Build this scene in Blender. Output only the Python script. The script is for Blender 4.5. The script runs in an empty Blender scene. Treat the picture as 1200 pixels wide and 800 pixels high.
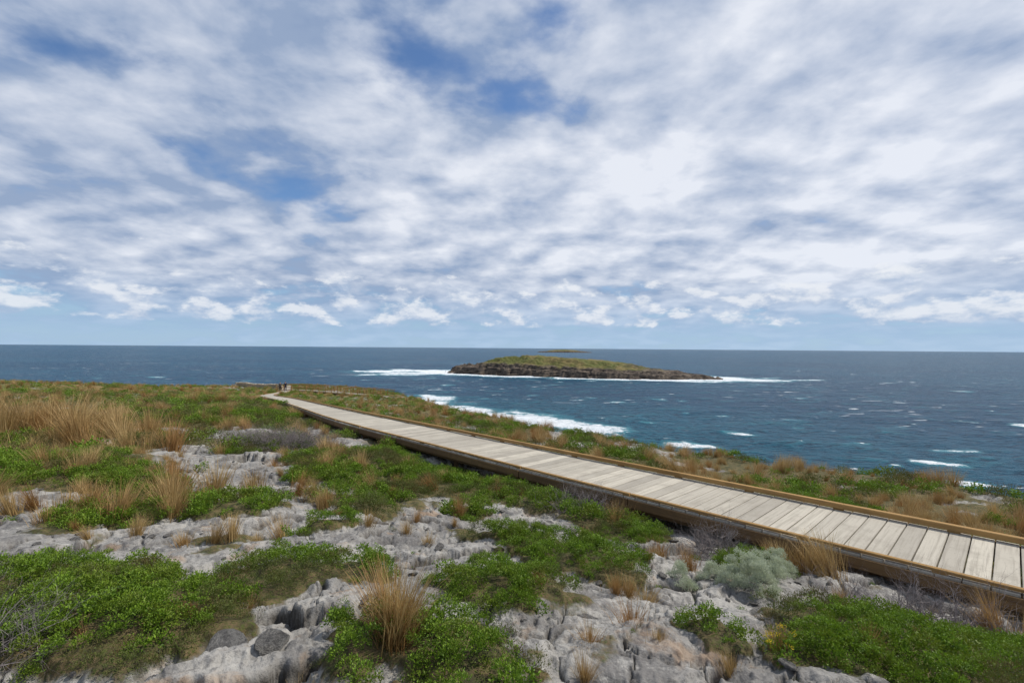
import bpy, math, numpy as np, random
from mathutils import Matrix, Vector, Euler
rng=np.random.default_rng(7); random.seed(7)
scene=bpy.context.scene
EYE=35.0
# ---------------------------------------------------------------- noise
def hsh(ix,iy,seed):
    h=(ix.astype(np.int64)*374761393+iy.astype(np.int64)*668265263+seed*974634777)&0xffffffff
    h=((h^(h>>13))*1274126177)&0xffffffff
    h=h^(h>>16)
    return (h&0xffffff)/float(0x1000000)
def gn(x,y,seed=0):
    ix=np.floor(x);iy=np.floor(y);fx=x-ix;fy=y-iy
    ux=fx*fx*fx*(fx*(fx*6-15)+10);uy=fy*fy*fy*(fy*(fy*6-15)+10)
    def g(a,b):
        an=hsh(ix+a,iy+b,seed)*2*math.pi
        return np.cos(an)*(fx-a)+np.sin(an)*(fy-b)
    a=g(0,0);b=g(1,0);c=g(0,1);d=g(1,1)
    return (a+(b-a)*ux+(c-a)*uy+(a-b-c+d)*ux*uy)*1.5
def fbm(x,y,o=4,seed=0,gain=.5):
    s=0;a=1;t=0
    for i in range(o):
        s=s+a*gn(x*2**i+17.3*i,y*2**i-9.1*i,seed+i);t+=a;a*=gain
    return s/t*1.3
def worley(x,y,seed=0):
    ix=np.floor(x);iy=np.floor(y)
    f1=np.full(x.shape,9.);f2=np.full(x.shape,9.);cid=np.zeros(x.shape);ox=np.zeros(x.shape);oy=np.zeros(x.shape)
    for a in (-1,0,1):
        for b in (-1,0,1):
            cx=ix+a;cy=iy+b
            px=cx+hsh(cx,cy,seed);py=cy+hsh(cx,cy,seed+5)
            d=np.hypot(px-x,py-y);r=hsh(cx,cy,seed+9)
            m=d<f1
            f2=np.where(m,f1,np.minimum(f2,d));cid=np.where(m,r,cid);f1=np.where(m,d,f1)
            ox=np.where(m,x-px,ox);oy=np.where(m,y-py,oy)
    tilt=ox*np.cos(cid*61)+oy*np.sin(cid*61)
    return f1,f2,cid,tilt
def sst(a,b,x):
    t=np.clip((x-a)/(b-a),0,1);return t*t*(3-2*t)
# ---------------------------------------------------------------- terrain control
C=np.array([(0,0,1.6),(0,2.5,1.7),(-2.5,2.5,1.62),(2.5,2.5,1.85),(0,4,1.95),(-4,4,1.85),(3.6,3.8,2.3),(5,5,2.55),(0,6,2.25),
(2.3,6.5,2.5),(0,9,2.65),(-2.2,12.4,2.8),(-5.4,16.5,2.95),(-10,10,2.35),(-15,15,2.75),(-30,30,3.7),(-60,60,5.2),(-8,8,2.2),(-5,5,2.0),
(-10.7,26,3.75),(-20,42,5.0),(-30,60,6.5),(-36,76,7.7),(-42,90,8.6),(-50,108,9.2),(-15,40,5.0),(-30,95,8.9),
(12.7,12,3.75),(9.9,14,3.9),(7,20,4.3),(0,30,4.75),(-9.7,55,6.6),(-21,85,8.5),(-40,115,9.7),(-64,130,10.2),(-77,110,9.6),(-79,90,7.8),(-85,80,6.7),
(6,9,3.0),(3,14,3.5),(25,5,5.5),(60,-15,8),(10,-2,2.4),(0,-8,1.5),(-20,-20,1.2),(-60,0,2.5),(-120,50,8),(-42,58,5.9),(-45,45,4.6),(-110,10,5)],float)
def tps(r2): return 0.5*r2*np.log(r2+1e-9)
n=len(C);K=tps((C[:,None,0]-C[None,:,0])**2+(C[:,None,1]-C[None,:,1])**2)+np.eye(n)*.3
Pm=np.c_[np.ones(n),C[:,:2]];A=np.block([[K,Pm],[Pm.T,np.zeros((3,3))]])
W=np.linalg.solve(A,np.r_[C[:,2],np.zeros(3)])
def base_h(x,y):
    s=W[n]+W[n+1]*x+W[n+2]*y
    for i in range(n): s=s+W[i]*tps((x-C[i,0])**2+(y-C[i,1])**2)
    return np.clip(s,1.2,13)
EDGE=[(80,-22),(40,-2),(25,5.5),(14,12),(10.5,15),(7.6,20.5),(3,26),(0,31),(-5,43),(-9.7,57),(-14,72),(-21,88),(-30,104),(-42,117),(-64,131),(-76,114),(-82,94),(-92,82),(-112,62),(-150,40),(-150,-80),(80,-80)]
def land_sd(x,y):   # + outside
    d=np.full(x.shape,1e9);ins=np.zeros(x.shape,bool);m=len(EDGE)
    for i in range(m):
        ax,ay=EDGE[i];bx,by=EDGE[(i+1)%m];vx=bx-ax;vy=by-ay
        t=np.clip(((x-ax)*vx+(y-ay)*vy)/(vx*vx+vy*vy),0,1)
        d=np.minimum(d,np.hypot(x-ax-t*vx,y-ay-t*vy))
        c=((ay>y)!=(by>y))&(x<(bx-ax)*(y-ay)/((by-ay) if by!=ay else 1e-9)+ax)
        ins^=c
    return np.where(ins,-d,d)
# ---------------------------------------------------------------- boardwalk line (x,y,h below eye)
BW=[(16,-5.6,2.1),(11.2,-1,2.12),(5.24,4.96,2.2),(.58,9.96,2.3),(-1.5,12.4,2.37),(-4.9,16.4,2.5),(-10.4,26,3.3),(-19.6,42,4.6),(-30.3,60,6.1),(-36.2,76,7.3),(-42,90,8.2),(-50,108,8.8)]
def catmull(P,step):
    P=[np.array(p,float) for p in P];P=[2*P[0]-P[1]]+P+[2*P[-1]-P[-2]]
    out=[]
    for i in range(1,len(P)-2):
        p0,p1,p2,p3=P[i-1:i+3];d01=math.sqrt(np.linalg.norm(p1-p0));d12=math.sqrt(np.linalg.norm(p2-p1));d23=math.sqrt(np.linalg.norm(p3-p2))
        m1=(p2-p1)+d12*((p1-p0)/d01-(p2-p0)/(d01+d12));m2=(p2-p1)+d12*((p3-p2)/d23-(p3-p1)/(d12+d23))
        for t in np.linspace(0,1,60,endpoint=False):
            out.append((2*t**3-3*t*t+1)*p1+(t**3-2*t*t+t)*m1+(-2*t**3+3*t*t)*p2+(t**3-t*t)*m2)
    out.append(P[-2]);out=np.array(out)
    s=np.r_[0,np.cumsum(np.linalg.norm(np.diff(out[:,:2],axis=0),axis=1))]
    q=np.arange(0,s[-1],step)
    return np.stack([np.interp(q,s,out[:,k]) for k in range(3)],1)
BL=catmull(BW,1.2)
SPUR=[(-43.5,91,8.5),(-36,88,8.4),(-27,82,8.3),(-19,76,8.2)]
def path_near(x,y,L=BL):
    d=np.full(x.shape,1e9);hz=np.zeros(x.shape);side=np.zeros(x.shape)
    for i in range(len(L)-1):
        ax,ay,az=L[i];bx,by,bz=L[i+1];vx=bx-ax;vy=by-ay
        t=np.clip(((x-ax)*vx+(y-ay)*vy)/(vx*vx+vy*vy),0,1)
        dd=np.hypot(x-ax-t*vx,y-ay-t*vy);m=dd<d
        d=np.where(m,dd,d);hz=np.where(m,az+(bz-az)*t,hz)
        side=np.where(m,np.sign(vx*(y-ay)-vy*(x-ax)),side)
    return d,hz,side   # side<0 : seaward
# ---------------------------------------------------------------- vegetation layout
PATCH=[(-.05,3.75,.5),(.3,3.7,.3),(.75,4.9,.55),(.25,5.3,.4),(-2.8,3.1,.8),(-2.1,2.9,.55),(-3.5,3.5,.6),(-1.75,3.75,.5),(-1.25,3.9,.33),(-3.6,6.3,.6),(-7.6,8,1.4),(-9,9,1.5),
(-3.2,9,.9),(-3.8,10.2,.9),(-2.9,10.9,1.1),(-1.5,9.9,1.1),(-.3,8.7,1.0),(.5,7.9,.75),(-1,8.8,.8),(1.6,6.3,.5),(2.4,3.35,.6),(3.0,3.3,.6),(1.9,2.95,.3),(2.5,2.7,.5),(3.7,3.5,.35),
(1.3,3.15,.25),(-.4,2.75,.4),(-.8,2.65,.3),(-.1,2.5,.25),(.95,4.4,.3),(-12,20,3),(-20,30,5),(-14,24,3),(-5.8,7.5,.6),(-1.9,6.6,.45),(-.6,6.8,.4),(2.6,5.3,.4),(-4.8,6.2,.8),(-6,12,1.2),(-9,13,1.2),(-1.9,8.0,.6),(-2.6,7.3,.45),(-.2,5.6,.3),(1.1,6.9,.45),(-2.0,5.6,.3),(.3,4.5,.25)]
def veg_fields(x,y,bd,side):
    wx=x+.3*fbm(x*1.7,y*1.7,4,31,.6);wy=y+.3*fbm(x*1.7+50,y*1.7,4,32,.6)
    p=np.full(x.shape,-1.)
    for a,b,r in PATCH: p=np.maximum(p,1-np.hypot(wx-a,wy-b)/r)
    r=np.hypot(x,y)
    bias=np.interp(r,[0,5,7,11,16,25,60,130],[-.60,-.48,-.27,-.03,.14,.3,.38,.3])
    sea=(side<0)&(bd>.8)
    bias=np.where(sea&(r<60),.45,bias)
    bg=fbm(x/1.6,y/1.6,4,41)*.9+fbm(x/9,y/9,2,43)*.7+bias
    gaps=fbm(x*2.1,y*2.1,3,47)
    v=np.maximum(p*1.6+.05+.45*np.minimum(gaps,.1)*(r<9),bg)
    v=np.maximum(v,np.where(r<12,.9*(fbm(x*.9+5,y*.9,4,48,.6)-.34),-1))
    return v,p
# ---------------------------------------------------------------- full terrain
def terrain(x,y,full=False):
    shp=x.shape;x=x.ravel().astype(float);y=y.ravel().astype(float)
    r=np.hypot(x,y)
    z=-base_h(x,y)
    bd,bz,side=path_near(x,y)
    v,p=veg_fields(x,y,bd,side)
    vm=sst(-.05,.3,v)
    z+=.25*fbm(x/6,y/6,3,3)*np.clip((r-3)/12,0,1)+.07*fbm(x/1.4,y/1.4,3,4)*np.clip(r/4,.3,1)
    z+=.5*fbm(x/22,y/22,2,5)*np.clip((r-25)/40,0,1)
    rock=1-vm
    ca,sa=math.cos(.5),math.sin(.5);u=x*ca+y*sa;w=-x*sa+y*ca
    uw=u+.19*fbm(u*1.3,w*1.3,5,11,.58);ww=w+.19*fbm(u*1.3+9,w*1.3,5,12,.58)
    f1,f2,cid,tl=worley(uw*.75,ww*1.2,21)
    e=f2-f1
    g1,g2,gid,tl2=worley(uw*2.2+3,ww*3.0,25);e2=g2-g1
    cut=gid>.5
    crack=np.maximum(1-sst(.0,.045,e),.8*(1-sst(0,.055,e2))*cut)
    rh=(cid-.5)*.09+tl*.085+np.where(cut,(gid-.75)*.04+tl2*.035,0)-.065*(1-sst(0,.06,e))-.03*(1-sst(0,.08,e2))*cut
    st=fbm(uw*1.2,ww*2.0,5,55,.52)*2.2;stf=st-np.floor(st);rh+=.032*(np.floor(st)+sst(.36,.64,stf))   # ledges
    hol=sst(.15,.5,fbm(x*2.2,y*2.2,4,58,.58));rh-=.04*hol
    m1=fbm(uw*4,ww*4,5,53,.58)
    rdg=1-np.abs(fbm(uw*7,ww*7,3,51,.55))*2
    rh+=.019*m1+.008*rdg+.005*fbm(x*22,y*22,3,54,.6)
    pits=sst(.44,.6,fbm(x*7,y*7,3,56));rh-=.018*pits
    crack=np.maximum(crack,pits*.4)
    crack=np.maximum(crack,hol*.22)
    fade=np.interp(r,[0,20,50],[1,.9,.3])
    z+=rh*rock*fade
    z+=vm*(.04+.06*np.clip(p,0,1)+.02*fbm(x*5,y*5,2,57))
    lim=-(bz+.17)+np.clip(bd-.9,0,9)*.35
    z=np.where(bd<3,np.minimum(z,lim),z)
    sd=land_sd(x,y)+1.6*fbm(x/7,y/7,3,61)*np.clip(r/14,.25,1)
    s=np.clip(sd,0,None)
    clf=.35*np.minimum(s,5)+1.7*np.clip(s-5,0,None)+np.clip(s-2,0,1)*1.5*fbm(x/4,y/4,4,62)
    z=z-np.where(sd>0,np.maximum(clf,0),0)
    z=np.maximum(z,-EYE-3)+EYE
    if full: return z.reshape(shp),v.reshape(shp),crack.reshape(shp)*rock.reshape(shp),sst(1,5,sd).reshape(shp)
    return z.reshape(shp),v.reshape(shp),bd.reshape(shp),side.reshape(shp),sd.reshape(shp),p.reshape(shp)
# ---------------------------------------------------------------- helpers
def grid_mesh(name,X,Y,Z,attrs={}):
    a,b=X.shape
    me=bpy.data.meshes.new(name);co=np.stack([X,Y,Z],-1).reshape(-1,3).astype(np.float32)
    idx=np.arange(a*b).reshape(a,b)
    q=np.stack([idx[:-1,:-1],idx[:-1,1:],idx[1:,1:],idx[1:,:-1]],-1).reshape(-1,4)
    me.vertices.add(len(co));me.vertices.foreach_set('co',co.ravel())
    me.loops.add(q.size);me.loops.foreach_set('vertex_index',q.ravel().astype(np.int32))
    me.polygons.add(len(q));me.polygons.foreach_set('loop_start',np.arange(0,q.size,4,dtype=np.int32))
    me.polygons.foreach_set('use_smooth',np.ones(len(q),bool))
    for k,v in attrs.items():
        at=me.attributes.new(k,'FLOAT','POINT');at.data.foreach_set('value',v.ravel().astype(np.float32))
    me.update(calc_edges=True);me.validate()
    ob=bpy.data.objects.new(name,me);scene.collection.objects.link(ob);return ob
def mesh_obj(name,V,F,attrs={},link=True,smooth=False):
    me=bpy.data.meshes.new(name);me.from_pydata([tuple(v) for v in V],[],F)
    for k,v in attrs.items():
        at=me.attributes.new(k,'FLOAT','POINT');at.data.foreach_set('value',np.array(v,dtype=np.float32))
    if smooth: me.polygons.foreach_set('use_smooth',np.ones(len(me.polygons),bool))
    me.update();ob=bpy.data.objects.new(name,me)
    if link: scene.collection.objects.link(ob)
    return ob
class NT:
    def __init__(s,nt): s.t=nt;s.n=nt.nodes;s.l=nt.links
    def new(s,ty,**kw):
        nd=s.n.new(ty)
        for k,v in kw.items(): setattr(nd,k,v)
        return nd
    def link(s,a,b): s.l.new(a,b)
    def setin(s,sock,v):
        if isinstance(v,bpy.types.NodeSocket): s.l.new(v,sock)
        elif isinstance(v,(tuple,list)) and len(v)==3 and sock.type=='RGBA': sock.default_value=(*v,1)
        else: sock.default_value=v
    def m(s,op,a,b=0.0,c=0.0,clamp=False):
        nd=s.new('ShaderNodeMath',operation=op,use_clamp=clamp)
        s.setin(nd.inputs[0],a);s.setin(nd.inputs[1],b);s.setin(nd.inputs[2],c);return nd.outputs[0]
    def vm(s,op,a,b=(0,0,0)):
        nd=s.new('ShaderNodeVectorMath',operation=op);s.setin(nd.inputs[0],a);s.setin(nd.inputs[1],b)
        return nd.outputs['Value'] if op in('DOT_PRODUCT','LENGTH') else nd.outputs[0]
    def scale(s,a,k):
        return s.vm('MULTIPLY',a,k if isinstance(k,tuple) else (k,k,k))
    def noise(s,vec,scale=1,detail=4,rough=.5,dist=0,col=False):
        nd=s.new('ShaderNodeTexNoise');s.setin(nd.inputs['Vector'],vec);nd.inputs['Scale'].default_value=scale
        nd.inputs['Detail'].default_value=detail;nd.inputs['Roughness'].default_value=rough;nd.inputs['Distortion'].default_value=dist
        return nd.outputs['Color' if col else 'Fac']
    def mr(s,v,a,b,c=0.,d=1.,smooth=True):
        nd=s.new('ShaderNodeMapRange',interpolation_type='SMOOTHSTEP' if smooth else 'LINEAR')
        for k,x in zip(('Value','From Min','From Max','To Min','To Max'),(v,a,b,c,d)): s.setin(nd.inputs[k],x)
        return nd.outputs[0]
    def mix(s,f,a,b,bt='MIX'):
        nd=s.new('ShaderNodeMix',data_type='RGBA',blend_type=bt);s.setin(nd.inputs[0],f);s.setin(nd.inputs[6],a);s.setin(nd.inputs[7],b);return nd.outputs[2]
    def attr(s,name,out='Fac'):
        nd=s.new('ShaderNodeAttribute');nd.attribute_name=name;return nd.outputs[out]
def mat(name):
    m=bpy.data.materials.new(name);m.use_nodes=True;t=NT(m.node_tree);b=t.n['Principled BSDF'];b.inputs['Roughness'].default_value=.9
    b.inputs['Specular IOR Level'].default_value=.2
    return m,t,b
# ---------------------------------------------------------------- materials
def ground_mat():
    m,t,b=mat('ground_limestone_soil')
    P=t.new('ShaderNodeNewGeometry').outputs['Position']
    veg=t.attr('veg');ck=t.attr('crack');cl=t.attr('cliff')
    n1=t.noise(P,.9,6,.6);n2=t.noise(P,7,6,.65);n3=t.noise(P,48,5,.7);n4=t.noise(P,2.3,5,.6,.6);n5=t.noise(P,2.6,9,.72,.3);n6=t.noise(P,17,6,.72)
    c=t.mix(t.mr(n1,.36,.6),(.215,.205,.192),(.35,.333,.305))
    c=t.mix(t.m('MULTIPLY',t.mr(n5,.49,.58),.7),c,(.135,.128,.123))
    c=t.mix(t.m('MULTIPLY',t.mr(n2,.46,.33),.55),c,(.47,.45,.41))
    c=t.mix(t.m('MULTIPLY',t.mr(n6,.52,.63),.55),c,(.11,.105,.10))
    c=t.mix(t.m('MULTIPLY',t.mr(n3,.55,.67),.5),c,(.07,.066,.062))
    c=t.mix(t.m('MULTIPLY',t.mr(n3,.44,.34),.25),c,(.48,.46,.43))
    c=t.mix(t.m('MULTIPLY',t.mr(n4,.57,.69),.5),c,(.34,.215,.12))
    c=t.mix(t.m('MULTIPLY',ck,.88),c,(.045,.037,.028))
    s=t.mix(t.mr(n2,.4,.6),(.05,.045,.022),(.15,.11,.055));s=t.mix(t.mr(n3,.45,.65),s,(.07,.085,.02))
    nb=t.noise(P,.09,3,.5)
    s2=t.mix(t.mr(nb,.42,.58),(.085,.11,.022),(.19,.135,.055))
    r=t.vm('LENGTH',P);s=t.mix(t.mr(r,40,70),s,s2)
    vm_=t.mr(t.m('ADD',veg,t.m('MULTIPLY',t.m('SUBTRACT',n2,.5),.5)),-.02,.16)
    c=t.mix(vm_,c,s)
    st=t.noise(t.scale(P,(.3,.3,2.2)),1,6,.6)
    cc=t.mix(t.mr(st,.4,.6),(.10,.075,.055),(.27,.21,.16))
    c=t.mix(cl,c,cc)
    t.link(c,b.inputs['Base Color'])
    h=t.m('ADD',t.m('MULTIPLY',n5,.5),t.m('ADD',t.m('MULTIPLY',n2,.28),t.m('ADD',t.m('MULTIPLY',n6,.15),t.m('MULTIPLY',n3,.09))))
    bp=t.new('ShaderNodeBump');bp.inputs['Strength'].default_value=1;bp.inputs['Distance'].default_value=.078
    t.link(h,bp.inputs['Height']);t.link(bp.outputs[0],b.inputs['Normal'])
    return m
def leaf_mat(name,c1,c2,c3,trans=.25,rough=.55):
    m,t,b=mat(name);b.inputs['Roughness'].default_value=rough;b.inputs['Specular IOR Level'].default_value=.3
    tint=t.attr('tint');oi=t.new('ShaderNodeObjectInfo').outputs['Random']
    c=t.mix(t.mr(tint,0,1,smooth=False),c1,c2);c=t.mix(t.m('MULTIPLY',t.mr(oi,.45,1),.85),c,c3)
    t.link(c,b.inputs['Base Color'])
    tr=t.new('ShaderNodeBsdfTranslucent');t.link(c,tr.inputs[0]);mx=t.new('ShaderNodeMixShader');mx.inputs[0].default_value=trans
    t.link(b.outputs[0],mx.inputs[1]);t.link(tr.outputs[0],mx.inputs[2]);t.link(mx.outputs[0],t.n['Material Output'].inputs[0])
    return m
M_ground=ground_mat()
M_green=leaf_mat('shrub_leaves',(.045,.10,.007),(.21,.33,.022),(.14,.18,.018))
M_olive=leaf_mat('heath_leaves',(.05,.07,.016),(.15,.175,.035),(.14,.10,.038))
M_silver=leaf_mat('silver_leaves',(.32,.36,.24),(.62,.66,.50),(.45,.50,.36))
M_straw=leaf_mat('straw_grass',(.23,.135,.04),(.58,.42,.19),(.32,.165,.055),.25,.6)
M_twig=leaf_mat('dead_twigs',(.15,.13,.125),(.29,.255,.24),(.18,.15,.15),0,.9)
M_yel=leaf_mat('yellow_petals',(.6,.42,.02),(.75,.6,.04),(.6,.45,.02))
def wood(name,c1,c2,c3,ax):
    m,t,b=mat(name);b.inputs['Roughness'].default_value=.8
    tint=t.attr('tint');P=t.new('ShaderNodeTexCoord').outputs['Object']
    gu=t.attr('gu');gv=t.attr('gv')
    cb=t.new('ShaderNodeCombineXYZ');t.link(t.m('MULTIPLY',gu,1.4),cb.inputs[0]);t.link(t.m('MULTIPLY',gv,38),cb.inputs[1]);t.link(t.m('MULTIPLY',tint,77),cb.inputs[2])
    g=t.noise(cb.outputs[0],1,5,.6);n=t.noise(P,3,4,.6);n2=t.noise(P,40,3,.6)
    c=t.mix(tint,c1,c2);c=t.mix(t.m('MULTIPLY',t.mr(g,.42,.7),.6),c,c3);c=t.mix(t.m('MULTIPLY',t.mr(n,.45,.7),.45),c,c3)
    c=t.mix(t.m('MULTIPLY',t.mr(n2,.6,.75),.5),c,(.07,.06,.05))
    t.link(c,b.inputs['Base Color']);bp=t.new('ShaderNodeBump');bp.inputs['Strength'].default_value=.5;bp.inputs['Distance'].default_value=.006
    t.link(g,bp.inputs['Height']);t.link(bp.outputs[0],b.inputs['Normal']);return m
M_plank=wood('weathered_planks',(.33,.30,.25),(.52,.475,.39),(.25,.222,.18),0)
M_curb=wood('treated_pine',(.30,.175,.06),(.40,.24,.09),(.20,.12,.05),0)
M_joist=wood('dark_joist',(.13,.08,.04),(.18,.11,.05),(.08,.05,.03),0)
# ---------------------------------------------------------------- ground mesh
ang=np.radians(np.concatenate([np.linspace(-130,-58,90)[:-1],np.linspace(-58,58,1050),np.linspace(58,130,90)[1:]]))
rad=.8*np.exp(np.arange(0,math.log(190/.8),.0062))
R,T=np.meshgrid(rad,ang,indexing='ij')
X=R*np.sin(T);Y=R*np.cos(T)
Z,Vg,Ck,Cl=terrain(X,Y,full=True)
g=grid_mesh('ground',X[:,::-1],Y[:,::-1],Z[:,::-1],{'veg':Vg[:,::-1],'crack':Ck[:,::-1],'cliff':Cl[:,::-1]})
g.data.materials.append(M_ground)
# ---------------------------------------------------------------- plants sources
def leafset(n,R,L,Wd,seed,flat=.75,up=.5):
    r=np.random.default_rng(seed);V=[];F=[];tn=[]
    for i in range(n):
        a=r.uniform(0,2*math.pi);zz=r.uniform(-.1,1);s=math.sqrt(max(0,1-zz*zz))
        d=np.array([s*math.cos(a),s*math.sin(a),zz]);lump=1+.25*math.sin(3*a+seed)+.15*math.sin(7*a)
        p=d*np.array([1,1,flat])*R*lump*r.uniform(.55,1.02)
        ax=d*.7+np.array([0,0,up])+r.normal(0,.5,3);ax/=np.linalg.norm(ax)
        sd=np.cross(ax,r.normal(0,1,3));sd/=np.linalg.norm(sd);nn=np.cross(ax,sd)
        l=L*r.uniform(.7,1.25);w=Wd*r.uniform(.8,1.2);b0=len(V)
        V+= [p,p+ax*l*.5+sd*w*.5+nn*w*.2,p+ax*l,p+ax*l*.5-sd*w*.5+nn*w*.2]
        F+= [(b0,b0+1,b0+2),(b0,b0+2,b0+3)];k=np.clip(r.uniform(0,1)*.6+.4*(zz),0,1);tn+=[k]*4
    return V,F,tn
def tussock(nb,H,spread,seed,w0=.0035,om=.2):
    r=np.random.default_rng(seed);V=[];F=[];tn=[]
    lean=r.normal(0,.10,2)
    for i in range(nb):
        a=r.uniform(0,2*math.pi);br=abs(r.normal(0,.05))*spread*4
        p=np.array([math.cos(a)*br,math.sin(a)*br,-.03]);out=abs(r.normal(om,om))
        d=np.array([math.cos(a)*out+lean[0],math.sin(a)*out+lean[1],1.]);d/=np.linalg.norm(d)
        L=H*r.uniform(.45,1.1);bend=r.uniform(.05,.4)+out*.4
        sd=np.array([-math.sin(a+r.normal(0,.8)),math.cos(a+r.normal(0,.8)),0]);k=r.uniform(0,1);b0=len(V);S=5
        for j in range(S+1):
            f=j/S;w=w0*(1-f*.85)*r.uniform(.9,1.1)
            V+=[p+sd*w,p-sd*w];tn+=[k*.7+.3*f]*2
            dd=d+np.array([math.cos(a),math.sin(a),-.9])*bend*f*f;dd/=np.linalg.norm(dd);p=p+dd*L/S
        for j in range(S): F.append((b0+2*j,b0+2*j+1,b0+2*j+3,b0+2*j+2))
    return V,F,tn
def twigs(nb,R,seed,th=.004):
    r=np.random.default_rng(seed);V=[];F=[];tn=[]
    def seg(p,q,a,b,k):
        d=q-p;d/=np.linalg.norm(d)+1e-9;s=np.cross(d,[.3,.5,.8]);s/=np.linalg.norm(s)+1e-9;u=np.cross(d,s);b0=len(V)
        for c,w in((p,a),(q,b)):
            for i in range(3):
                V.append(c+w*(math.cos(i*2.094)*s+math.sin(i*2.094)*u));tn.append(k)
        for i in range(3): F.append((b0+i,b0+(i+1)%3,b0+3+(i+1)%3,b0+3+i))
    def grow(p,d,l,w,lv,k):
        for s in range(3):
            d2=d+r.normal(0,.28,3);d2/=np.linalg.norm(d2);q=p+d2*l;seg(p,q,w,w*.8,k);p=q;w*=.8;d=d2
            if lv>0 and r.random()<.8:
                e=d+r.normal(0,.75,3);e[2]+=.1;e/=np.linalg.norm(e);grow(p,e,l*.7,w*.7,lv-1,k)
    for i in range(nb):
        a=r.uniform(0,6.28);d=np.array([math.cos(a),math.sin(a),r.uniform(.25,1.3)]);d/=np.linalg.norm(d)
        grow(np.array([math.cos(a)*.03,math.sin(a)*.03,-.02]),d,R*.3,th,3,r.random())
    return V,F,tn
def stone(seed,link=False):
    import bmesh
    r=np.random.default_rng(seed);bm=bmesh.new();bmesh.ops.create_icosphere(bm,subdivisions=3,radius=1)
    pl=[(r.normal(0,1,3),r.uniform(.5,.85)) for _ in range(10)];pl=[(a/np.linalg.norm(a),b) for a,b in pl]
    for v in bm.verts:
        c=np.array(v.co)
        for a,b in pl:
            k=c.dot(a)
            if k>b: c-=a*(k-b)*.95
        c*=1+.04*math.sin(c[0]*7+seed)*math.sin(c[1]*9);c[2]*=.5;v.co=c
    me=bpy.data.meshes.new('stone');bm.to_mesh(me);bm.free();return me
def stone_mat():
    m,t,b=mat('loose_limestone');P=t.new('ShaderNodeTexCoord').outputs['Object'];n=t.noise(P,2.5,6,.65);n2=t.noise(P,9,6,.72)
    c=t.mix(t.mr(n,.4,.6),(.20,.19,.18),(.38,.36,.33));c=t.mix(t.m('MULTIPLY',t.mr(n2,.50,.62),.6),c,(.10,.095,.09))
    t.link(c,b.inputs['Base Color']);bp=t.new('ShaderNodeBump');bp.inputs['Strength'].default_value=1;bp.inputs['Distance'].default_value=.12
    t.link(n2,bp.inputs['Height']);t.link(bp.outputs[0],b.inputs['Normal']);return m
M_stone=stone_mat()
def coll(name,objs,m):
    c=bpy.data.collections.new(name)
    for o in objs:
        if m: o.data.materials.append(m)
        c.objects.link(o)
    return c
def src(name,gen): V,F,t=gen;return mesh_obj(name,V,F,{'tint':t},link=False)
SRC={
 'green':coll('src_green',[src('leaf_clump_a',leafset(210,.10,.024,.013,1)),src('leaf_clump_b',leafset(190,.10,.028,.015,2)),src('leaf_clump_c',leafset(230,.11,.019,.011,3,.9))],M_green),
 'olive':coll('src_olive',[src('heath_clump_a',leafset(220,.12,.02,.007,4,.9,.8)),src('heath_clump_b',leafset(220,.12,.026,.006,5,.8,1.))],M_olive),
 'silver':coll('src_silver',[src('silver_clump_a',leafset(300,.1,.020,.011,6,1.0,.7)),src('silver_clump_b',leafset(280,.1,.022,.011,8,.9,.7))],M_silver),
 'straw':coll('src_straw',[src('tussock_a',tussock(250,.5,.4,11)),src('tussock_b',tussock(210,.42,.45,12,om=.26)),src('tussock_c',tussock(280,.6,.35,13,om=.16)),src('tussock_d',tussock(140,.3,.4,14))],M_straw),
 'twig':coll('src_twig',[src('twig_a',twigs(11,.3,21)),src('twig_b',twigs(9,.3,22))],M_twig),
 'stone':coll('src_stone',[bpy.data.objects.new('stone_%d'%i,stone(i)) for i in range(5)],M_stone),
 'flower':coll('src_flower',[src('flower_a',leafset(14,.03,.012,.010,31,.9))],M_yel),
}
def scatter(name,key,pts,rot,scl,nvar):
    k=len(pts);me=bpy.data.meshes.new(name);me.vertices.add(k);me.vertices.foreach_set('co',np.asarray(pts,np.float32).ravel())
    a=me.attributes.new('rot','FLOAT_VECTOR','POINT');a.data.foreach_set('vector',np.asarray(rot,np.float32).ravel())
    a=me.attributes.new('scl','FLOAT_VECTOR','POINT');a.data.foreach_set('vector',np.asarray(scl,np.float32).ravel())
    a=me.attributes.new('idx','INT','POINT');a.data.foreach_set('value',rng.integers(0,nvar,k).astype(np.int32))
    ob=bpy.data.objects.new(name,me);scene.collection.objects.link(ob)
    gt=bpy.data.node_groups.new(name+'_gn','GeometryNodeTree')
    gt.interface.new_socket('Geometry',in_out='INPUT',socket_type='NodeSocketGeometry');gt.interface.new_socket('Geometry',in_out='OUTPUT',socket_type='NodeSocketGeometry')
    N=gt.nodes;L=gt.links;gi=N.new('NodeGroupInput');go=N.new('NodeGroupOutput');ip=N.new('GeometryNodeInstanceOnPoints');ci=N.new('GeometryNodeCollectionInfo')
    ci.inputs['Collection'].default_value=SRC[key];ci.inputs['Separate Children'].default_value=True;ci.inputs['Reset Children'].default_value=True
    def na(n_,ty):
        q=N.new('GeometryNodeInputNamedAttribute');q.data_type=ty;q.inputs[0].default_value=n_;return q.outputs[0]
    er=N.new('FunctionNodeEulerToRotation');L.new(na('rot','FLOAT_VECTOR'),er.inputs[0])
    L.new(gi.outputs[0],ip.inputs['Points']);L.new(ci.outputs[0],ip.inputs['Instance']);ip.inputs['Pick Instance'].default_value=True
    L.new(na('idx','INT'),ip.inputs['Instance Index']);L.new(er.outputs[0],ip.inputs['Rotation']);L.new(na('scl','FLOAT_VECTOR'),ip.inputs['Scale'])
    L.new(ip.outputs[0],go.inputs[0]);md=ob.modifiers.new('scatter','NODES');md.node_group=gt
    return ob
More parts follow.
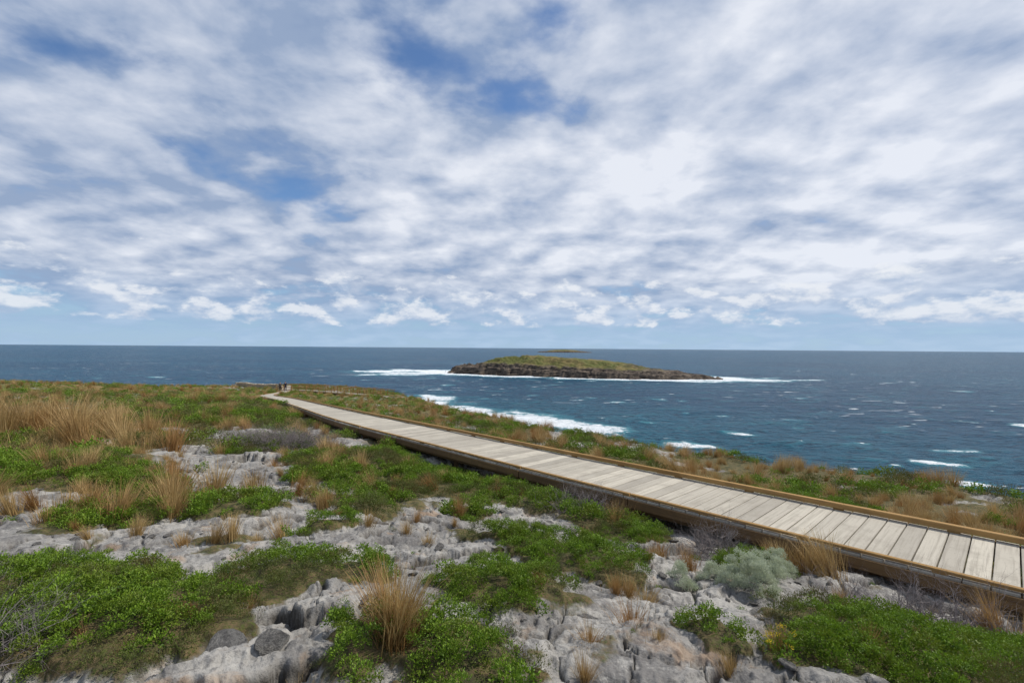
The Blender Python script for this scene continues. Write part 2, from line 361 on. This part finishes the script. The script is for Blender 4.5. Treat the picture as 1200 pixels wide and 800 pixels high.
def polar(r0,r1,dens,a0=-60,a1=60):
    ar=math.radians(a1-a0)/2*(r1*r1-r0*r0);k=int(ar*dens)
    r=np.sqrt(rng.uniform(r0*r0,r1*r1,k));a=np.radians(rng.uniform(a0,a1,k));return r*np.sin(a),r*np.cos(a)
def rots(k,tilt=.15): return np.stack([rng.normal(0,tilt,k),rng.normal(0,tilt,k),rng.uniform(0,6.28,k)],1)
G=[[],[],[]];O=[[],[],[]];S_=[[],[],[]]
def add(B,x,y,z,s,tilt=.15,zs=None):
    B[0].append(np.stack([x,y,z],1));B[1].append(rots(len(x),tilt));B[2].append(np.stack([s,s,s if zs is None else zs],1))
for r0,r1,dens,sc in((1.2,6.5,170,.6),(6.5,13,60,1.0),(13,32,11,2.1),(32,135,1.5,4.4)):
    x,y=polar(r0,r1,dens);z,v,bd,side,sd,p=terrain(x,y)
    gf=fbm(x/2.2,y/2.2,3,71)+.35*fbm(x/14,y/14,2,72)
    r=np.hypot(x,y)
    isG=(v>.05)&(bd>.98)&(sd<5)&((p>-.02)|(gf>.03))
    isG&=~((p<.0)&(rng.random(len(x))<.2))
    ol=isG&((fbm(x/1.1+7,y/1.1,3,75)>np.where(r<14,.22,.08)))
    isG&=~ol
    for B,mk in((G,isG),(O,ol)):
        k=mk.sum();s=sc*rng.uniform(.65,1.35,k)
        lift=np.clip(v[mk],0,.6)*rng.uniform(0,.20,k)*np.where(r[mk]<14,1,1.6)+.15*sc*.06
        add(B,x[mk],y[mk],z[mk]+lift,s,.3,s*np.where(r[mk]<32,.9,.5))
# small plants rooted in the cracks of the limestone
x,y=polar(1.5,11,70);z,v,ck,_=terrain(x,y,full=True);z2,_,bd,_,_,_=terrain(x,y)
mk=(ck>.3)&(v<.05)&(bd>1.0)&(fbm(x*1.3,y*1.3,3,81)>.0);xx,yy,zz=x[mk],y[mk],z2[mk]
cs=rng.random(len(xx));rr_=np.hypot(xx,yy);s=.22*rng.uniform(.6,1.7,len(xx))*np.clip(rr_/4,.8,2)
a=cs<.40;add(O,xx[a],yy[a],zz[a],s[a],.3);a=(cs>=.40)&(cs<.78);add(G,xx[a],yy[a],zz[a],s[a],.3);a=cs>=.88;add(S_,xx[a],yy[a],zz[a],s[a]*1.1,.2)
scatter('green_shrub_mat','green',np.concatenate(G[0]),np.concatenate(G[1]),np.concatenate(G[2]),3)
scatter('olive_heath','olive',np.concatenate(O[0]),np.concatenate(O[1]),np.concatenate(O[2]),2)
for r0,r1,dens,sc in((1.6,6.5,6.5,.45),(6.5,14,5.2,.68),(14,34,2.4,.95),(34,135,.62,1.25)):
    x,y=polar(r0,r1,dens);z,v,bd,side,sd,p=terrain(x,y);r=np.hypot(x,y)
    gf=fbm(x/2.2,y/2.2,3,71)+.35*fbm(x/14,y/14,2,72)
    pr=np.where(gf<.0,.95,.28)*np.where((r<6.5)&(p>.1),.14,1)*np.where(r<7,.7,1)
    mk=(v>-.14)&(bd>1.03)&(sd<5)&(rng.random(len(x))<pr)
    s=sc*rng.uniform(.35,1.25,mk.sum());add(S_,x[mk],y[mk],z[mk],s*1.1,.14,s)
BIG=[(-.66,2.75,.80),(-.60,2.8,.70),(-.70,2.84,.72),(-.65,2.7,.6),(-.62,2.74,.65),(-1.95,2.95,.45),(-4.3,6.2,1.3),(-4.5,6.5,1.2),(-4.0,6.4,1.1),(-4.15,5.95,1.0),(-5.2,6.0,1.0),(-5.0,6.3,1.0),(-5.9,6.5,1.1),(-5.3,7.6,1.5),(-4.8,7.9,1.4),(-4.4,8.3,1.2),(-5.8,8.3,1.3),
(-2.2,8.5,.9),(-2.35,8.4,.8),(1.1,7.6,.7),(3.15,5.15,.85),(3.3,5.0,.85),(3.05,5.2,.8),(2.9,5.2,.7),(1.75,5.7,.6),(1.65,5.55,.5),(4.2,4.2,.75),(4.35,4.1,.7),(.9,2.95,.3),(.4,2.6,.35),(.95,3.9,.4),(.86,3.95,.35),(-1.2,5.6,.45),(1.6,2.9,.3),(2.2,3.0,.4),(-.7,6.6,.6),
(-2.6,6.9,.7),(-3.0,7.2,.8),(-3.3,7.5,.7),(1.25,2.75,.3),(2.9,4.3,.4),(-4.0,5.2,.5),(-1.7,3.2,.4),(-8,11.5,1.7),(-8.6,12.3,1.6),(-9.3,11.8,1.5),(-9,10.8,1.4)]
for i in range(54): BIG.append((-13+rng.normal(0,1.5),13.8+rng.normal(0,1.0),rng.uniform(1.4,2.4)))
for i in range(60):
    t_=rng.uniform(0,1);BIG.append((5.6-7*t_+rng.normal(.9,.3),5.6+7.2*t_+rng.normal(.9,.3),rng.uniform(.5,.9)))
B=np.array(BIG);bz_,_,bd,_,_,_=terrain(B[:,0],B[:,1]);k=bd>.98;B=B[k];bz_=bz_[k];add(S_,B[:,0],B[:,1],bz_,B[:,2],.1)
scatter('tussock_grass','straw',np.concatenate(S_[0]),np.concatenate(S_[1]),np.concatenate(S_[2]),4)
def mound(name,key,lst,nv,dens,sc,hh):
    B=[[],[],[]]
    for cx,cy,R_ in lst:
        k=int(dens*R_*R_*3);a=rng.uniform(0,6.28,k);q=np.sqrt(rng.uniform(0,1,k));x=cx+R_*q*np.cos(a);y=cy+R_*q*np.sin(a)
        z=terrain(x,y)[0];add(B,x,y,z+hh*R_*(1-q*q)*rng.uniform(.3,1,k),sc*rng.uniform(.7,1.2,k),.35)
    return scatter(name,key,np.concatenate(B[0]),np.concatenate(B[1]),np.concatenate(B[2]),nv)
mound('silver_shrub','silver',[(2.15,4.4,.25),(2.45,4.7,.22),(2.0,4.75,.15),(2.75,5.05,.2),(1.6,4.5,.12)],2,520,.5,1.2)
mound('dead_shrub','twig',[(3.7,4.1,.45),(3.2,4.3,.28),(-2.75,2.55,.3),(-5.6,12,.9),(-4.8,11.8,.6),(-6.6,12.2,.7),(1.0,7.3,.4),(2.3,5.7,.4)],2,26,1.0,.3)
x,y=polar(1.6,14,9);z,v,bd,side,sd,p=terrain(x,y);mk=(bd>.4)&(v<.1);x,y,z=x[mk],y[mk],z[mk]
s=np.exp(rng.normal(-3.7,.55,len(x)));pts=np.stack([x,y,z+s*.1],1);sc3=np.stack([s*rng.uniform(.8,1.5,len(s)),s,s*rng.uniform(.6,1,len(s))],1)
big=[(-1.5,2.55,.11),(-1.25,2.6,.08),(3.4,3.05,.15),(3.1,2.9,.1),(.55,3.4,.1),(3.0,3.95,.12),(2.3,4.0,.1),(-.2,3.2,.09),(2.0,3.75,.12),(-2.2,4.8,.13),(-3.1,5.4,.14)]
bb=np.array(big);zb=terrain(bb[:,0],bb[:,1])[0];pts=np.r_[pts,np.stack([bb[:,0],bb[:,1],zb+.01],1)];sc3=np.r_[sc3,np.stack([bb[:,2]*1.4,bb[:,2],bb[:,2]*.8],1)]
scatter('loose_stones','stone',pts,rots(len(pts),.25),sc3,5)
fx=np.r_[rng.normal(1.62,.1,14),rng.normal(3.6,.25,10)];fy=np.r_[rng.normal(2.95,.08,14),rng.normal(4.0,.15,10)];fz=terrain(fx,fy)[0]
scatter('yellow_wildflowers','flower',np.stack([fx,fy,fz+.1],1),rots(24),np.full((24,3),.7),1)
# ---------------------------------------------------------------- boardwalk
def empty(name,loc=(0,0,0)):
    e=bpy.data.objects.new(name,None);e.location=loc;scene.collection.objects.link(e);return e
class Boxes:
    def __init__(s): s.V=[];s.F=[];s.a=[];s.u=[];s.v=[]
    def add(s,c,ax,ay,az,l,w,h,k=None,bev=.004):
        k=random.random() if k is None else k;b0=len(s.V)
        ax=np.array(ax);ay=np.array(ay);az=np.array(az);c=np.array(c)
        lay=[(-h/2,0),(h/2-bev,0),(h/2,bev)]
        for zz,i in lay:
            for sx,sy in((-1,-1),(1,-1),(1,1),(-1,1)):
                uu=sx*(l/2-i);vv=sy*(w/2-i);s.V.append(c+ax*uu+ay*vv+az*zz);s.a.append(k);s.u.append(uu+zz);s.v.append(vv+zz)
        for q in(0,4):
            for i in range(4): s.F.append((b0+q+i,b0+q+(i+1)%4,b0+q+4+(i+1)%4,b0+q+4+i))
        s.F.append((b0+8,b0+9,b0+10,b0+11));s.F.append((b0+3,b0+2,b0+1,b0))
    def make(s,name,m,parent):
        o=mesh_obj(name,s.V,s.F,{'tint':s.a,'gu':s.u,'gv':s.v});o.data.materials.append(m);o.parent=parent;return o
def frames(L):
    d=np.gradient(L,axis=0);d/=np.linalg.norm(d,axis=1)[:,None];sd=np.cross(d,[0,0,1.]);sd/=np.linalg.norm(sd,axis=1)[:,None];up=np.cross(sd,d);return d,sd,up
def boardwalk(name,CP,wid,rails=False):
    par=empty(name);pitch=.2
    L=catmull(CP,pitch);L[:,2]=EYE-L[:,2];d,sd,up=frames(L)
    pk=Boxes()
    for i in range(len(L)):
        j=random.uniform(-.006,.006);pk.add(L[i]+sd[i]*j+up[i]*(random.uniform(-.002,.002)-.02),sd[i],d[i],up[i],wid,pitch-.013,.04)
    pk.make('planks',M_plank,par)
    cb=Boxes();js=Boxes();st=12
    for s in(-1,1):
        for i in range(0,len(L)-st,st):
            a=L[i];b=L[min(i+st,len(L)-1)];m_=(a+b)/2;dd=(b-a);l=np.linalg.norm(dd);dd/=l;ss=np.cross(dd,[0,0,1.]);ss/=np.linalg.norm(ss);uu=np.cross(ss,dd)
            hk=.065 if s>0 else .03
            off=.028 if s>0 else .018
            cb.add(m_+ss*s*(wid/2-.045)+uu*(off+hk/2),dd,ss,uu,l-.008,.075 if s>0 else .06,hk,bev=.006)
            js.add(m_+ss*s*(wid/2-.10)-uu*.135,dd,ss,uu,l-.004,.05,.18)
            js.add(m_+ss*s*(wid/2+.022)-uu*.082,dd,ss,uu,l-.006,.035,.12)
            for q in(.0,.5):
                p=a+(b-a)*q+ss*s*(wid/2-.045)+uu*(off/2);cb.add(p+dd*.06,dd,ss,uu,.12,.058,off-.001,bev=.003)
            p=a+ss*s*(wid/2-.2);js.add(p-np.array([0,0,.6]),(1,0,0),(0,1,0),(0,0,1),.1,.1,.8)
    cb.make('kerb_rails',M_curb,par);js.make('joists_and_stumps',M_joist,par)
    if rails:
        rb=Boxes()
        for s in(-1,1):
            for i in range(0,len(L)-1,9):
                rb.add(L[i]+sd[i]*s*(wid/2+.03)+np.array([0,0,.45]),(1,0,0),(0,1,0),(0,0,1),.1,.1,1.15)
            for i in range(0,len(L)-9,9):
                a=L[i];b=L[i+9];dd=b-a;l=np.linalg.norm(dd);dd/=l;ss=np.cross(dd,[0,0,1.]);ss/=np.linalg.norm(ss);uu=np.cross(ss,dd)
                for hh in(.5,1.06): rb.add((a+b)/2+ss*s*(wid/2+.03)+uu*hh,dd,ss,uu,l,.07,.09)
        rb.make('handrail',M_curb,par)
    return par
boardwalk('boardwalk',BW,1.66)
boardwalk('lookout_boardwalk',[(a,b,c-.35) for a,b,c in SPUR],1.8,True)
bx=Boxes();par=empty('limestone_wall')
for i in range(26):
    x_=-63+i*.55;y_=111-i*.32;zt=float(terrain(np.array([x_]),np.array([y_]))[0][0])
    for j in range(3): bx.add((x_+random.uniform(-.03,.03)+(.27 if j%2 else 0),y_,zt+.2+j*.33),(.86,-.5,0),(.5,.86,0),(0,0,1),.52,.5,.31,bev=.03)
M_wall=wood('wall_stone',(.42,.34,.24),(.52,.44,.33),(.35,.28,.2),0)
bx.make('stone_courses',M_wall,par)
# ---------------------------------------------------------------- people
def person_mat(top,pants,skin,hair):
    m,t,b=mat('person_clothes');P=t.new('ShaderNodeTexCoord').outputs['Object'];sp=t.new('ShaderNodeSeparateXYZ');t.link(P,sp.inputs[0]);z=sp.outputs[2]
    c=t.mix(t.m('GREATER_THAN',z,.09),(.04,.035,.03),pants);c=t.mix(t.m('GREATER_THAN',z,.92),c,top);c=t.mix(t.m('GREATER_THAN',z,1.46),c,skin)
    c=t.mix(t.m('GREATER_THAN',z,1.645),c,hair);t.link(c,b.inputs['Base Color']);return m,skin
def skinned(name,V,E,R_,m,parent,sub=1):
    me=bpy.data.meshes.new(name);me.from_pydata(V,E,[]);ob=bpy.data.objects.new(name,me);scene.collection.objects.link(ob);ob.parent=parent
    md=ob.modifiers.new('s','SKIN')
    for i,r in enumerate(R_): me.skin_vertices[0].data[i].radius=(r,r) if not isinstance(r,tuple) else r
    me.skin_vertices[0].data[0].use_root=True
    su=ob.modifiers.new('u','SUBSURF');su.levels=sub;su.render_levels=sub;me.materials.append(m);return ob
def person(loc,yaw,top,pants,skin,hair,sc=1):
    e=empty('walking_person',loc);e.rotation_euler[2]=yaw;e.scale=(sc,)*3
    m,_=person_mat(top,pants,skin,hair)
    ms,t,b=mat('skin');b.inputs['Base Color'].default_value=(*skin,1)
    V=[(0,0,.95),(0,.0,1.12),(0,0,1.3),(0,0,1.42),(0,.01,1.5),(0,.015,1.58),(0,.02,1.66),(0,.01,1.73)]
    R_=[(.15,.11),(.13,.095),(.16,.105),(.12,.08),.05,.075,.092,.06];E=[(i,i+1) for i in range(7)]
    for s in(-1,1):
        b0=len(V);fw=.2*s
        V+=[(s*.09,.02,.88),(s*.1,fw*.6+.03,.5),(s*.1,fw*1.1-.02,.09),(s*.11,fw*1.1+.14,.04)];R_+=[.095,.062,.042,.035];E+=[(0,b0),(b0,b0+1),(b0+1,b0+2),(b0+2,b0+3)]
        b0=len(V);V+=[(s*.18,0,1.4),(s*.23,-fw*.35,1.14),(s*.24,-fw*.8+.06,.9)];R_+=[.06,.043,.03];E+=[(3,b0),(b0,b0+1),(b0+1,b0+2)]
        h0=np.array([s*.24,-fw*.8+.065,.87]);HV=[tuple(h0),tuple(h0+[0,.01,-.08])];HR=[(.022,.03),(.018,.036)];HE=[(0,1)]
        for f in range(4):
            o=(f-1.5)*.02;k=len(HV);l=.07-.01*abs(f-1.2);HV+=[tuple(h0+[0,o+.01,-.09]),tuple(h0+[-s*.012,o+.012,-.09-l*.6]),tuple(h0+[-s*.03,o+.012,-.09-l])];HR+=[.009,.008,.007];HE+=[(1,k),(k,k+1),(k+1,k+2)]
        k=len(HV);HV+=[tuple(h0+[-s*.01,.04,-.04]),tuple(h0+[-s*.015,.055,-.085])];HR+=[.011,.008];HE+=[(0,k),(k,k+1)]
        skinned('hand',HV,HE,HR,ms,e,1)
    skinned('body',V,E,R_,m,e,2)
    V=[(0,.10,1.62),(0,.118,1.60),(0,.10,1.585)];skinned('nose',V,[(0,1),(1,2)],[.01,.014,.008],ms,e,1)
    return e
def deckpt(y,off):
    i=int(np.argmin(np.abs(BL[:,1]-y)));return (BL[i,0]+off,BL[i,1],EYE-BL[i,2])
person(deckpt(82,.3),.4,(.03,.03,.05),(.03,.035,.06),(.5,.3,.2),(.05,.03,.02))
person(deckpt(79,-.35),.45,(.05,.05,.06),(.02,.02,.025),(.5,.3,.2),(.03,.02,.02),.96)
# ---------------------------------------------------------------- islands
def island(name,c,ang_,rx,ry,Hf,seed,nx=420,ny=240):
    U,Vv=np.meshgrid(np.linspace(-1.25,1.25,nx),np.linspace(-1.4,1.4,ny),indexing='xy')
    lx=U*rx;ly=Vv*ry;s=ry
    rr=(np.abs(U)**2.6+np.abs(Vv)**2.2)**(1/2.3)
    dd=(1-rr)*s+ .16*s*fbm(lx/(s*.5),ly/(s*.5),4,seed)+.05*s*fbm(lx/(s*.13),ly/(s*.13),4,seed+7)
    hm=Hf(U);k=s/55
    z=np.where(dd>0,(.34*hm*sst(0,5*k,dd)+.2*hm*sst(9*k,14*k,dd)+.46*hm*sst(14*k,40*k,dd)),dd*.6)
    z+=(dd>0)*hm*(.07*fbm(lx/(12*k),ly/(12*k),4,seed+3)+.06*(1-np.abs(gn(lx/(5*k),ly/(9*k),seed+4))*2)*(1-sst(10*k,26*k,dd)))
    ca,sa=math.cos(ang_),math.sin(ang_)
    Xw=c[0]+lx*ca-ly*sa;Yw=c[1]+lx*sa+ly*ca
    grass=sst(12*k,20*k,dd+5*k*fbm(lx/(9*k),ly/(9*k),3,seed+9))*(1-sst(.3,.75,U+.2*fbm(lx/20,ly/20,2,seed+2)))
    o=grid_mesh(name,Xw,Yw,np.maximum(z,-4),{'grass':grass});o.data.materials.append(M_isl);return Xw,Yw,dd
m,t,b=mat('island_rock_grass');P=t.new('ShaderNodeNewGeometry').outputs['Position'];M_isl=m
st=t.noise(t.scale(P,(.08,.08,.6)),1,8,.68,.4);n=t.noise(P,.035,6,.6);n2=t.noise(P,.25,5,.7)
c=t.mix(t.mr(st,.38,.62),(.035,.028,.024),(.16,.125,.095));c=t.mix(t.m('MULTIPLY',t.mr(n2,.5,.7),.6),c,(.03,.026,.022))
gcol=t.mix(t.mr(n,.4,.6),(.11,.12,.03),(.20,.155,.06));gcol=t.mix(t.m('MULTIPLY',t.mr(n2,.48,.66),.6),gcol,(.07,.08,.025));c=t.mix(t.m('MULTIPLY',t.attr('grass'),.92),c,gcol)
t.link(c,b.inputs['Base Color']);bp=t.new('ShaderNodeBump');bp.inputs['Strength'].default_value=1;bp.inputs['Distance'].default_value=2.5;t.link(st,bp.inputs['Height']);t.link(bp.outputs[0],b.inputs['Normal'])
IA=math.atan2(-110,330);IC=(76,632)
island('rocky_island',IC,IA,172,58,lambda U:np.interp(U,[-1.2,-.9,-.6,-.3,0,.5,1,1.2],[20,24,26,25,22,16.5,12,9]),101)
island('distant_island',(440,4050),0,230,90,lambda U:np.interp(U,[-1,0,1],[14,24,12]),140,200,80)
# ---------------------------------------------------------------- sea
ang=np.radians(np.concatenate([np.linspace(-110,-56,60)[:-1],np.linspace(-56,56,760),np.linspace(56,110,60)[1:]]))
rad=30*np.exp(np.arange(0,math.log(60000/30),.0135))
R,T=np.meshgrid(rad,ang,indexing='ij');X=R*np.sin(T);Y=R*np.cos(T)
foam=np.zeros(X.shape)
def seg_d(ax,ay,bx,by):
    vx=bx-ax;vy=by-ay;t=np.clip(((X-ax)*vx+(Y-ay)*vy)/(vx*vx+vy*vy),0,1);return np.hypot(X-ax-t*vx,Y-ay-t*vy)
wob=fbm(X/22,Y/22,4,201);wob2=fbm(X/60,Y/60,3,205)
def line(ax,ay,bx,by,w,amp=1.):
    global foam
    d=seg_d(ax,ay,bx,by)+wob*w*.7;foam=np.maximum(foam,amp*np.clip(1.25-d/w,0,1))
ca,sa=math.cos(-IA),math.sin(-IA);lx=(X-IC[0])*ca-(Y-IC[1])*sa;ly=(X-IC[0])*sa+(Y-IC[1])*ca
rr=(np.abs(lx/172)**2.6+np.abs(ly/58)**2.2)**(1/2.3);dI=(rr-1)*58-.16*58*fbm(lx/29,ly/29,4,101)
foam=np.maximum(foam,1.0*np.clip(1.45-(dI+wob*7)/23,0,1)*(R<900)*(.9+.4*wob2))
line(-195,690,-105,715,42,1.);line(-150,640,-110,640,34,.95);line(-170,740,-95,700,26,1.);line(-125,650,-80,660,32,1);line(-175,600,-120,615,18,.8);line(235,545,300,552,24,.95);line(60,556,215,520,16,.9);line(320,560,360,565,8,.8)
line(-62,310,-25,262,23,1);line(-25,262,12,232,22,1);line(12,232,34,205,16,1.);line(-60,345,-45,320,14,.9);line(-20,240,5,215,24,.95);line(26,225,42,205,13,.8);line(-50,270,-25,240,20,.95);line(0,250,25,232,12,.8)
line(128,152,138,149,3.6,.9);line(60,178,72,174,5,.85);line(150,170,160,168,3,.8);line(300,590,330,600,6,.7);line(90,205,97,200,4,.8);line(118,128,124,125,3,.8);line(150,120,160,116,4,.8)
r2=np.random.default_rng(5)
for i in range(110):
    a=math.radians(r2.uniform(-42,48));q=math.exp(r2.uniform(math.log(120),math.log(750)));l=q*r2.uniform(.003,.018);ax,ay=q*math.sin(a),q*math.cos(a);line(ax,ay,ax+l,ay+l*r2.uniform(-.6,.4),q*r2.uniform(.006,.014),r2.uniform(.5,.85))
sdl=land_sd(X.ravel(),Y.ravel()).reshape(X.shape)
foam=np.maximum(foam,np.clip(1.15-(sdl-24+wob*9)/30,0,1)*1.*(R<400))
teal=np.clip(1-(sdl-30)/230,0,1)*(R<700)
amp=np.interp(R,[0,400,1500],[1,.9,0])
Zs=amp*(.9*fbm(X/38,Y/24,3,211)+.35*fbm(X/9,Y/6,3,215)*np.interp(R,[0,300,500],[1,.6,0]))+.5*foam*amp
s=grid_mesh('sea',X[:,::-1],Y[:,::-1],Zs[:,::-1],{'foam':foam[:,::-1],'shallow':teal[:,::-1]})
m,t,b=mat('ocean_water');P=t.new('ShaderNodeNewGeometry').outputs['Position']
w1=t.noise(t.scale(P,(.045,.08,.05)),1,6,.6);w2=t.noise(t.scale(P,(.22,.42,.2)),1,5,.62);w3=t.noise(t.scale(P,(1.3,2.1,1)),1,4,.6);big=t.noise(t.scale(P,(.0022,.006,.002)),1,4,.6)
c=t.mix(t.mr(big,.35,.65),(.007,.052,.110),(.014,.084,.150));c=t.mix(t.m('MULTIPLY',t.attr('shallow'),.75),c,(.010,.125,.165))
c=t.mix(t.m('MULTIPLY',t.mr(w1,.50,.68),.65),c,(.022,.16,.21));c=t.mix(t.m('MULTIPLY',t.mr(w2,.53,.38),.8),c,(.002,.022,.055))
fo=t.attr('foam');fn=t.noise(t.scale(P,(.12,.16,.1)),1,8,.72,1.2);fn2=t.noise(t.scale(P,(.5,.9,.5)),1,6,.75)
fm=t.mr(t.m('ADD',fo,t.m('MULTIPLY',t.m('SUBTRACT',t.m('ADD',t.m('MULTIPLY',fn,.6),t.m('MULTIPLY',fn2,.4)),.5),3.4)),.5,.80)
fm=t.m('MULTIPLY',fm,t.mr(fo,.02,.2))
cn=t.noise(t.scale(P,(.055,.13,.05)),1,6,.62,.3);cb_=t.noise(t.scale(P,(.006,.009,.005)),1,3,.5)
cap=t.mr(t.m('ADD',cn,t.m('MULTIPLY',cb_,.25)),.765,.81)
cn2=t.noise(t.scale(P,(.011,.05,.05)),1,7,.62,.3);cap2=t.mr(t.m('ADD',cn2,t.m('MULTIPLY',cb_,.2)),.75,.80)
fm=t.m('MAXIMUM',fm,t.m('MULTIPLY',t.m('MAXIMUM',cap,t.m('MULTIPLY',cap2,.45)),.75))
aer=t.mr(fo,.02,.7);c=t.mix(t.m('MULTIPLY',aer,.7),c,(.06,.30,.36));c=t.mix(fm,c,(.82,.85,.87))
t.link(c,b.inputs['Base Color']);t.link(t.m('ADD',.3,t.m('MULTIPLY',fm,.6),clamp=True),b.inputs['Roughness']);b.inputs['IOR'].default_value=1.33;b.inputs['Specular IOR Level'].default_value=.09
h=t.m('ADD',t.m('MULTIPLY',w1,2.6),t.m('ADD',t.m('MULTIPLY',w2,1.3),t.m('MULTIPLY',w3,.3)))
bp=t.new('ShaderNodeBump');bp.inputs['Strength'].default_value=1;bp.inputs['Distance'].default_value=2.4;t.link(h,bp.inputs['Height']);t.link(bp.outputs[0],b.inputs['Normal'])
s.data.materials.append(m)
# ---------------------------------------------------------------- sky
SUN_EL=math.radians(50);SUN_AZ=math.radians(75)
w=bpy.data.worlds.new('World');scene.world=w;w.use_nodes=True;t=NT(w.node_tree);t.n.clear()
out=t.new('ShaderNodeOutputWorld');sky=t.new('ShaderNodeTexSky',sky_type='NISHITA',sun_disc=False,sun_elevation=SUN_EL,sun_rotation=SUN_AZ)
sky.air_density=1.0;sky.dust_density=.4;sky.ozone_density=2.5
bgA=t.new('ShaderNodeBackground');t.link(t.mix(1.,sky.outputs[0],(.80,.95,1.12),'MULTIPLY'),bgA.inputs[0]);bgA.inputs[1].default_value=.11
D=t.vm('NORMALIZE',t.new('ShaderNodeTexCoord').outputs['Generated'])
sp=t.new('ShaderNodeSeparateXYZ');t.link(D,sp.inputs[0]);x,y,z=sp.outputs
zc=t.m('MAXIMUM',z,0.);q=t.m('DIVIDE',1.,t.m('ADD',zc,.24))
cb=t.new('ShaderNodeCombineXYZ');t.link(t.m('MULTIPLY',x,q),cb.inputs[0]);t.link(t.m('MULTIPLY',y,q),cb.inputs[1]);t.link(t.m('MULTIPLY',z,1.3),cb.inputs[2]);P=cb.outputs[0]
n1=t.noise(t.vm('ADD',P,(3.1,1.7,0)),2.0,7,.5,.25);n2=t.noise(t.vm('ADD',P,(8.1,2.7,4)),.8,4,.5,.2);n3=t.noise(t.vm('ADD',P,(1.1,5.7,9)),4.2,7,.52,.15)
n3b=t.noise(t.vm('ADD',P,(1.18,5.78,9.03)),4.2,7,.52,.15)
def gauss(dx,dy,dz,k):
    return t.m('EXPONENT',t.m('MULTIPLY',t.m('SUBTRACT',t.vm('DOT_PRODUCT',D,tuple(Vector((dx,dy,dz)).normalized())),1.),k))
cov=t.m('ADD',t.m('MULTIPLY',n1,.42),t.m('ADD',t.m('MULTIPLY',n2,.18),t.m('MULTIPLY',n3,.40)))
for dx,dy,dz,k,a in((-.265,1,.515,300,.085),(-.388,1,.312,170,.07),(-.106,1,.356,350,.06),(.088,1,.453,450,.05),(-.9,1,.56,80,.04),(.141,1,.303,350,.04),(-.31,1,.6,250,.04),(.08,1,.7,350,.06)):
    cov=t.m('SUBTRACT',cov,t.m('MULTIPLY',gauss(dx,dy,dz,float(k)),a))
cov=t.m('ADD',cov,t.m('MULTIPLY',gauss(.6,1,.5,5.),.05))
cov=t.m('SUBTRACT',cov,t.mr(z,.03,.12,.10,0.))
mk=t.mr(cov,.32,.455)
mk=t.m('MULTIPLY',mk,.95)
bri=t.m('ADD',t.m('MULTIPLY',t.m('SUBTRACT',n3,n3b),1.6),t.m('ADD',t.m('MULTIPLY',t.m('SUBTRACT',n3,.5),.8),t.m('ADD',t.m('MULTIPLY',t.m('SUBTRACT',n1,.5),1.7),t.m('ADD',t.m('MULTIPLY',t.m('SUBTRACT',n2,.5),.9),t.m('ADD',.23,t.m('MULTIPLY',gauss(.5,1,.5,5.),.5))))),clamp=True)
cc=t.mix(bri,(.31,.40,.57),(.83,.86,.93))
bgB=t.new('ShaderNodeBackground');t.link(cc,bgB.inputs[0]);bgB.inputs[1].default_value=1.
mx=t.new('ShaderNodeMixShader');t.link(mk,mx.inputs[0]);t.link(bgA.outputs[0],mx.inputs[1]);t.link(bgB.outputs[0],mx.inputs[2])
hz=t.new('ShaderNodeBackground');t.link(t.mix(t.mr(z,0.,.12),(.38,.55,.75),(.24,.40,.65)),hz.inputs[0])
mx3=t.new('ShaderNodeMixShader');t.link(t.mr(z,.14,.02,0.,.85),mx3.inputs[0]);t.link(mx.outputs[0],mx3.inputs[1]);t.link(hz.outputs[0],mx3.inputs[2])
az=t.m('ARCTAN2',x,y);cq=t.new('ShaderNodeCombineXYZ');t.link(t.m('MULTIPLY',az,11.),cq.inputs[0]);t.link(t.m('MULTIPLY',z,22.),cq.inputs[1])
k1=t.noise(cq.outputs[0],1.15,7,.58,.1);k2=t.noise(t.vm('ADD',cq.outputs[0],(0,.35,0)),1.15,7,.58,.1)
band=t.m('MULTIPLY',t.mr(z,.022,.05),t.mr(z,.22,.09))
km=t.mr(t.m('ADD',k1,t.m('MULTIPLY',t.m('SUBTRACT',band,1.),.35)),.45,.58)
kb=t.m('ADD',.5,t.m('MULTIPLY',t.m('SUBTRACT',k1,k2),4.5),clamp=True)
kc=t.mix(kb,(.40,.51,.69),(.84,.87,.92))
bgC=t.new('ShaderNodeBackground');t.link(kc,bgC.inputs[0])
mx2=t.new('ShaderNodeMixShader');t.link(t.m('MULTIPLY',km,.8),mx2.inputs[0]);t.link(mx3.outputs[0],mx2.inputs[1]);t.link(bgC.outputs[0],mx2.inputs[2])
t.link(mx2.outputs[0],out.inputs[0])
sl=bpy.data.lights.new('sun','SUN');sl.energy=4.2;sl.angle=math.radians(1.5);sl.color=(1,.95,.87);so=bpy.data.objects.new('sun',sl);scene.collection.objects.link(so)
dv=Vector((math.sin(SUN_AZ)*math.cos(SUN_EL),math.cos(SUN_AZ)*math.cos(SUN_EL),math.sin(SUN_EL)));so.rotation_euler=dv.to_track_quat('Z','Y').to_euler();so.location=(0,0,80)
# ---------------------------------------------------------------- camera
cam=bpy.data.cameras.new('camera');cam.sensor_width=36;cam.lens=17;cam.clip_end=100000;cam.clip_start=.05
co=bpy.data.objects.new('camera',cam);scene.collection.objects.link(co);scene.camera=co
co.matrix_world=Matrix.Translation((0,0,EYE))@Matrix.Rotation(math.radians(90.76),4,'X')@Matrix.Rotation(math.radians(.43),4,'Z')
scene.view_settings.view_transform='Standard';scene.view_settings.look='None';scene.view_settings.exposure=0
